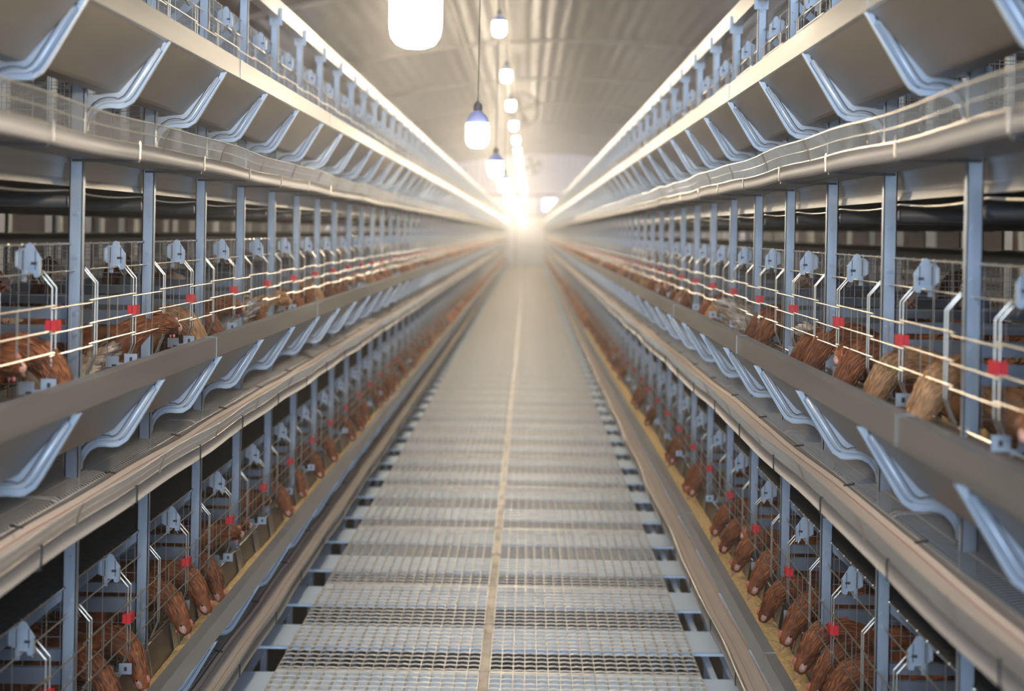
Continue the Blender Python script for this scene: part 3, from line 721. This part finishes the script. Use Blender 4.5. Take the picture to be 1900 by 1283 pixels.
def hen_meshes(name, pose, featmat, seed, lowres=False):
    rnd = random.Random(seed); P = POSES[pose]['sp']
    pts = catmull(P, 2 if lowres else 3); n = 10 if lowres else 16
    b = MB(); sh = []; frames = []
    m = len(pts)
    for i, p in enumerate(pts):
        c = Vector(p[:3]); t = (Vector(pts[min(i+1, m-1)][:3])-Vector(pts[max(i-1, 0)][:3])).normalized()
        side = Vector((0,0,1)).cross(t)
        side = side.normalized() if side.length > .15 else Vector((0,1,0))
        if side.y < 0 and pose != 'peering': side = -side
        up = t.cross(side).normalized()
        frames.append((c, t, side, up, p[3], p[4]))
        for k in range(n):
            a = 2*PI*k/n; rr = 1+rnd.uniform(-.025, .025)
            if up.z < 0 and False: pass
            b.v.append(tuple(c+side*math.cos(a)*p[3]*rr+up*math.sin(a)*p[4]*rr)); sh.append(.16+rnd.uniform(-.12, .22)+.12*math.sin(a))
    b.f = [(i*n+k, i*n+(k+1)%n, (i+1)*n+(k+1)%n, (i+1)*n+k) for i in range(m-1) for k in range(n)]
    b.f += [tuple(range(n)), tuple((m-1)*n+k for k in range(n))]
    b.sh = sh
    out = {}
    if lowres: return b
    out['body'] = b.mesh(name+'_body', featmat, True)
    # plumage
    f = MB(); fsh = []
    nb_ = m-7
    for i in range(nb_-1, 0, -1):
        c, t, side, up, hw, hh = frames[i]
        frac = i/m; neck = frac > .45
        cnt = int(8+ (hw*170 if not neck else hw*620))
        for j in range(cnt):
            a = 2*PI*(j+rnd.random())/cnt; ca, sa = math.cos(a), math.sin(a)
            if i > m-10 and abs(ca) > .6 and rnd.random() < .7: continue
            nrm = (side*ca/hw+up*sa/hh).normalized()
            base = c+side*ca*hw*.985+up*sa*hh*.985+t*rnd.uniform(-.006, .006)
            wv0 = t.cross(nrm)
            L = (.040 if not neck else .033)*rnd.uniform(.75, 1.3); wd = L*(.19 if not neck else .055)
            d = (-t+nrm*rnd.uniform(.05, .20)+wv0*rnd.uniform(-.14, .14)+Vector((0,0,-.08))).normalized(); wv = d.cross(nrm).normalized()
            s0 = .1+rnd.random()**2.2*.8; lift = nrm*.0012
            vs = [base+lift, base+d*L*.35+wv*wd+lift*1.5, base+d*L*.8+wv*wd*.7+lift, base+d*L, base+d*L*.8-wv*wd*.7+lift, base+d*L*.35-wv*wd+lift*1.5, base+d*L*.5+lift*3.2]
            f.add(vs, [(0,1,6),(1,2,6),(2,3,6),(3,4,6),(4,5,6),(5,0,6)])
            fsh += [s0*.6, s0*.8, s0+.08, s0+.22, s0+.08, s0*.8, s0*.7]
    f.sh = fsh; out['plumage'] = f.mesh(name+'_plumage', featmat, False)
    # wings
    for sg in (-1, 1):
        w = MB(); wsh = []
        for j in range(9):
            u = j/8
            base = Vector((.035-.02*u, sg*(.083-.006*u), .262-.055*u)); tip = Vector((-.165+.05*u, sg*(.052+.012*u), .285-.085*u))
            d = tip-base; nr = Vector((0, sg, .25)).normalized(); wv = d.cross(nr).normalized(); wd = .0135
            for q_ in (0, 1):
                off = nr*(.003+.0016*(8-j)-.002*q_)
                vs = [base+off, base+d*.3+wv*wd+off+nr*.004, base+d*.8+wv*wd*.9+off, tip+off, base+d*.8-wv*wd*.9+off, base+d*.3-wv*wd+off+nr*.004, base+d*.5+off+nr*.0075]
                if q_ == 0: w.add(vs, [(0,1,6),(1,2,6),(2,3,6),(3,4,6),(4,5,6),(5,0,6)]); s0 = rnd.uniform(.25, .6); wsh += [s0*.7, s0, s0+.1, s0+.25, s0+.1, s0, s0-.1]
        w.sh = wsh; out['wing'+('' if sg < 0 else ' ')] = w.mesh(name+'_wing', featmat)
    # tail fan
    tl = MB(); tsh = []
    c0 = frames[2][0]
    for j in range(11):
        u = (j-5)/5; base = c0+Vector((.035, u*.018, -.012)); d = Vector((-1, u*.42, .55-.28*abs(u))).normalized(); L = .115-.03*abs(u)
        wv = d.cross(Vector((0, 0, 1))).normalized(); wv = (wv+Vector((0, 0, .3*u))).normalized()
        vs = [base, base+d*L*.4+wv*.013, base+d*L*.9+wv*.012, base+d*L, base+d*L*.9-wv*.012, base+d*L*.4-wv*.013, base+d*L*.5+Vector((0,0,.004))]
        tl.add(vs, [(0,1,6),(1,2,6),(2,3,6),(3,4,6),(4,5,6),(5,0,6)]); s0 = rnd.uniform(.1, .5); tsh += [s0]*3+[s0+.3]+[s0]*3
    tl.sh = tsh; out['tail'] = tl.mesh(name+'_tail', featmat)
    # head parts
    c, t, side, up, hw, hh = frames[-5]; e = frames[-1]
    ty = Vector(e[0])-Vector(frames[-4][0]); ty.normalize()
    tip = Vector(e[0])+ty*.027
    bk = MB(); bw = side
    dwn = -up if abs(up.z) > .2 or True else -up
    if dwn.dot(Vector((1, 0, -.2))) > .3 and pose.startswith('feed'): dwn = dwn
    r0 = Vector(e[0])-ty*.005
    ring = []
    K = 8
    for fr, rad in ((0, .0095), (.35, .0078), (.75, .0042), (1.0, .0010)):
        cc = r0+(tip-r0)*fr+dwn*(.004*fr*fr)
        for k in range(K): a = 2*PI*k/K; ring.append(cc+side*math.cos(a)*rad*.8+up*math.sin(a)*rad)
    bk.add(ring, [(i*K+k, i*K+(k+1)%K, (i+1)*K+(k+1)%K, (i+1)*K+k) for i in range(3) for k in range(K)]+[tuple(range(K)), tuple(3*K+k for k in range(K))])
    out['beak'] = bk.mesh(name+'_beak', M['beak'], True)
    h = frames[-7]
    hc, ht, hs, hu, hhw, hhh = h
    cb = MB(); top = [hc+hu*hhh*.8+ht*.002, hc+hu*(hhh+.006)+ht*.004, hc+hu*(hhh+.004)+ht*.009, hc+hu*(hhh+.008)+ht*.013, hc+hu*(hhh+.003)+ht*.018, hc+hu*(hhh+.004)+ht*.023, hc+hu*(hhh*.6)+ht*.029, hc+hu*hhh*.5]
    nC = len(top); cb.add([p+hs*.0022 for p in top]+[p-hs*.0022 for p in top], [tuple(range(nC)), tuple(range(2*nC-1, nC-1, -1))]+[(i, (i+1)%nC, nC+(i+1)%nC, nC+i) for i in range(nC)])
    for sg in (-1, 1): 
        wc = hc-hu*(hhh-.001)+ht*.017+hs*sg*.006; cb.sphere(tuple(wc), .0048, 8, 6, (.8, .6, 1.3))
    out['comb_and_wattles'] = cb.mesh(name+'_comb', M['comb'], True)
    fc = MB(); ey = MB(); ir = MB()
    for sg in (-1, 1):
        ec = hc+hs*sg*hhw*.84+hu*.003+ht*.006
        fc.blob(ec-hs*sg*.0065+ht*.007-hu*.002, (ht, hu, hs), (.0225, .0140, .0104))
        ir.blob(ec-hs*sg*.0002, (ht, hu, hs), (.0048, .0048, .0036), 10, 6); ey.blob(ec+hs*sg*.0022, (ht, hu, hs), (.0038, .0038, .0026), 10, 6)
    out['face_skin'] = fc.mesh(name+'_face', M['skin'], True); out['iris'] = ir.mesh(name+'_iris', M['iris'], True); out['eyes'] = ey.mesh(name+'_eyes', M['eye'], True)
    lg = MB()
    for sg in (-1, 1):
        lg.tube([(-.01, sg*.04, .17), (.0, sg*.042, .12), (-.018, sg*.042, .062), (-.008, sg*.042, .012)], [.022, .013, .0065, .006], 8)
        for dd in (-.5, 0, .5): lg.tube([(-.008, sg*.042, .010), (.022, sg*.042+dd*.02, .008), (.045, sg*.042+dd*.045, .004)], [.005, .0045, .002], 6)
        lg.tube([(-.008, sg*.042, .010), (-.035, sg*.042, .005)], [.0045, .002], 6)
    out['legs'] = lg.mesh(name+'_legs', M['leg'], True)
    return out
PROT = {}
for pose in POSES:
    for ci, (cn, fm) in enumerate((('russet brown', M['feather']), ('light tan', M['feather_tan']), ('cream', M['feather_cream']))):
        if cn == 'cream' and pose.startswith('feeding'): continue
        for v in range(2 if cn == 'russet brown' else 1):
            PROT[(pose, cn, v)] = hen_meshes(f'{pose}_{ci}_{v}', pose, fm, 100*ci+10*v+len(pose))
POSE_W = {'feeding': 'feeding head down', 'feeding_low': 'pecking sideways', 'peering': 'peering out', 'upright': 'standing upright', 'back': 'showing its tail'}
HENN = [0]
USED = {}
def hen(side, tier, y, pose, colr='russet brown', a=None, turn=0, scale=None, back=False):
    HENN[0] += 1; q = SIDES[side]; s = q['s']
    v = HENN[0] % 2 if colr == 'russet brown' else 0
    if (pose, colr, v) not in PROT: colr = 'russet brown'
    pr = PROT[(pose, colr, v)]
    sc = scale or random.uniform(.97, 1.09)
    if a is None: a = {'feeding': .088-.286*sc, 'feeding_low': .085-.286*sc, 'peering': -.19, 'upright': -.24}[pose]+random.uniform(-.012, .006)
    if pose.startswith('feeding') and not back and a > .088-.286*sc and abs(turn) < .6: a = .088-.286*sc
    zf = TIERS[tier]+ZC-.319+ (.065*max(0, -a)*1.0)
    rz = (0 if s < 0 else PI)+turn+(PI if back else 0)
    k = int((y/PITCH)-q['ph']); c = k-(4 if side == 'left' else 2)
    frac = (y/PITCH-q['ph']) % 1
    pos = 'near end of' if frac < .34 else 'middle of' if frac < .67 else 'far end of'
    pw = POSE_W['back' if back else pose]
    if 0 <= c <= 13: lab = f'{colr} hen {pw}, {tier} {side} tier, {pos} {ORD[c+1]} bay'
    elif c < 0: lab = f'{colr} hen {pw}, {tier} {side} tier, cut by the photo edge'
    else: lab = f'blurred {colr} hen {pw}, far down the {tier} {side} tier'
    grp = f'hens of the {tier} {side} tier'
    if lab in USED and c <= 13:
        lab = lab.replace(' hen ', [' hen ', ' second hen ', ' third hen ', ' fourth hen '][min(3, USED[lab])]); 
    USED[lab] = USED.get(lab, 0)+1
    t = thing('hen', lab, 'hen', (AX(side, a), y, zf), (0, 0, rz), grp); t.scale = (sc, sc*.97, sc)
    near = k < 13
    for pn, me in pr.items():
        if not near and pn.strip() in ('iris', 'eyes', 'legs', 'comb_and_wattles', 'beak', 'wing'): 
            continue
        link(pn.strip(), me, t)
    return t
placed = {('left', 'lower'): [], ('right', 'lower'): [], ('left', 'middle'): [], ('right', 'middle'): []}
def H(side, tier, y, pose, c='russet brown', **k):
    placed[(side, tier)].append(y); hen(side, tier, y, pose, c, **k)
R_, T_, C_ = 'russet brown', 'light tan', 'cream'
for y, p in ((2.80,'feeding'),(2.98,'feeding'),(3.41,'feeding'),(3.67,'feeding_low'),(4.04,'feeding'),(4.29,'feeding'),(4.50,'feeding_low'),(4.72,'peering'),(4.97,'peering'),(5.37,'peering'),(5.73,'feeding'),(6.3,'feeding_low'),(6.62,'feeding'),(7.1,'feeding'),(7.55,'peering'),(7.8,'feeding'),(8.2,'feeding')):
    H('left', 'lower', y, p, turn=random.uniform(-.2, .1))
for y, p in ((2.75,'feeding'),(3.05,'feeding'),(3.42,'feeding_low'),(3.63,'feeding'),(3.80,'feeding'),(4.05,'feeding'),(4.31,'feeding_low'),(4.59,'feeding'),(4.92,'feeding'),(5.07,'peering'),(5.22,'feeding'),(5.5,'feeding'),(5.9,'upright'),(6.3,'feeding'),(6.48,'feeding_low'),(7.15,'feeding'),(7.35,'feeding'),(8.6,'feeding'),(9.5,'feeding'),(9.65,'feeding_low'),(11.3,'feeding')):
    H('right', 'lower', y, p, turn=random.uniform(-.1, .2))
H('left', 'middle', 2.62, 'peering', R_); H('left', 'middle', 2.88, 'feeding', R_, turn=.25, scale=1.1); H('left', 'middle', 3.2, 'upright', R_, a=-.38, turn=.9)
H('left', 'middle', 3.52, 'upright', C_, a=-.2, back=True, turn=.4, scale=.82); H('left', 'middle', 3.36, 'feeding', R_, a=-.34, turn=.7)
H('left', 'middle', 3.74, 'peering', R_, a=-.17); H('left', 'middle', 4.18, 'feeding', T_, scale=1.08); H('left', 'middle', 4.45, 'feeding', R_); H('left', 'middle', 4.75, 'peering', R_)
H('left', 'middle', 5.02, 'upright', C_, back=True, a=-.15); H('left', 'middle', 5.2, 'feeding', R_); H('left', 'middle', 5.55, 'peering', T_, a=-.16); H('left', 'middle', 5.8, 'upright', C_, a=-.15, turn=-.8, back=True); H('left', 'middle', 6.1, 'feeding', R_)
H('right', 'middle', 2.28, 'peering', R_, a=-.17); H('right', 'middle', 2.5, 'upright', R_, a=-.3, turn=.6); H('right', 'middle', 2.80, 'feeding', T_, scale=1.1, a=-.12, turn=.2); H('right', 'middle', 3.12, 'feeding', T_, scale=1.06); H('right', 'middle', 3.38, 'feeding', R_)
H('right', 'middle', 3.55, 'peering', R_, a=-.16); H('right', 'middle', 3.78, 'feeding', R_, scale=1.1); H('right', 'middle', 3.98, 'feeding', R_); H('right', 'middle', 4.1, 'upright', C_, back=True, a=-.2)
H('right', 'middle', 4.6, 'feeding', R_, scale=1.08); H('right', 'middle', 4.78, 'feeding', R_); H('right', 'middle', 5.35, 'upright', C_, a=-.13, back=True); H('right', 'middle', 5.95, 'feeding', T_); H('right', 'middle', 6.15, 'feeding', R_); H('right', 'middle', 6.9, 'feeding', R_); H('right', 'middle', 7.2, 'feeding', T_)
# hens standing deeper inside the cages
for side in SIDES:
    for tier in ('middle', 'lower'):
        y = 2.5
        while y < 9:
            hen(side, tier, y, random.choice(['upright', 'feeding', 'upright']), R_, a=random.uniform(-.62, -.50), turn=random.uniform(0, 6.28)); y += random.uniform(.42, .7)
# the rest of the rows, until about 300 hens
for (side, tier), ys in placed.items():
    y = max(ys)+.3
    step = .19 if tier == 'lower' else .22
    while HENN[0] < 300 and y < (19.5 if tier == 'middle' else 17.5):
        hen(side, tier, y, random.choices(['feeding', 'feeding_low', 'peering', 'upright'], [6, 3, 2, 1])[0], random.choices([R_, T_, C_], [8, 2, 1])[0], turn=random.uniform(-.3, .3))
        y += step*random.uniform(.6, 2.2)
print('HENS', HENN[0])
fm = MB(); fm.sh = []
protos = [hen_meshes('low', p, M['feather'], 3, True) for p in ('feeding', 'peering', 'feeding_low')]
for (side, tier) in placed:
    q = SIDES[side]; s = q['s']; y = 17.5
    while y < YEND-1.5:
        pr = random.choice(protos); ang = (0 if s < 0 else PI)+random.uniform(-.3, .3); ca, sa = math.cos(ang), math.sin(ang)
        X0, Z0 = AX(side, -.165), TIERS[tier]+ZC-.31; k0 = random.uniform(-.2, .5)
        fm.add([(X0+v[0]*ca-v[1]*sa, y+v[0]*sa+v[1]*ca, Z0+v[2]) for v in pr.v], pr.f); fm.sh += [x+k0 for x in pr.sh]
        y += random.uniform(.15, .5)
tag(link('distant_hens', fm.mesh('distant_hens', M['feather'], True)), 'blurred mass of brown hens far down both cage rows', 'hens', 'hens far down the rows', 'stuff')

# ------------------------------------------------------------------ dusty air of the barn
if HAZE:
    b = MB(); b.box(-9.4, 9.9, -7.9, YEND+.3, -1.38, 6.2)
    hz = b.mesh('barn_air', bpy.data.materials.new('dusty air')); m = hz.materials[0]; m.use_nodes = True; nt = m.node_tree
    nt.nodes.remove(nt.nodes['Principled BSDF']); v = nt.nodes.new('ShaderNodeVolumeScatter')
    v.inputs['Density'].default_value = HAZE; v.inputs['Color'].default_value = (1, .97, .93, 1); v.inputs['Anisotropy'].default_value = .72
    nt.links.new(v.outputs[0], nt.nodes['Material Output'].inputs['Volume'])
    o = link('barn_air', hz); tag(o, 'thin dusty haze filling the barn air', 'haze', None, 'stuff')
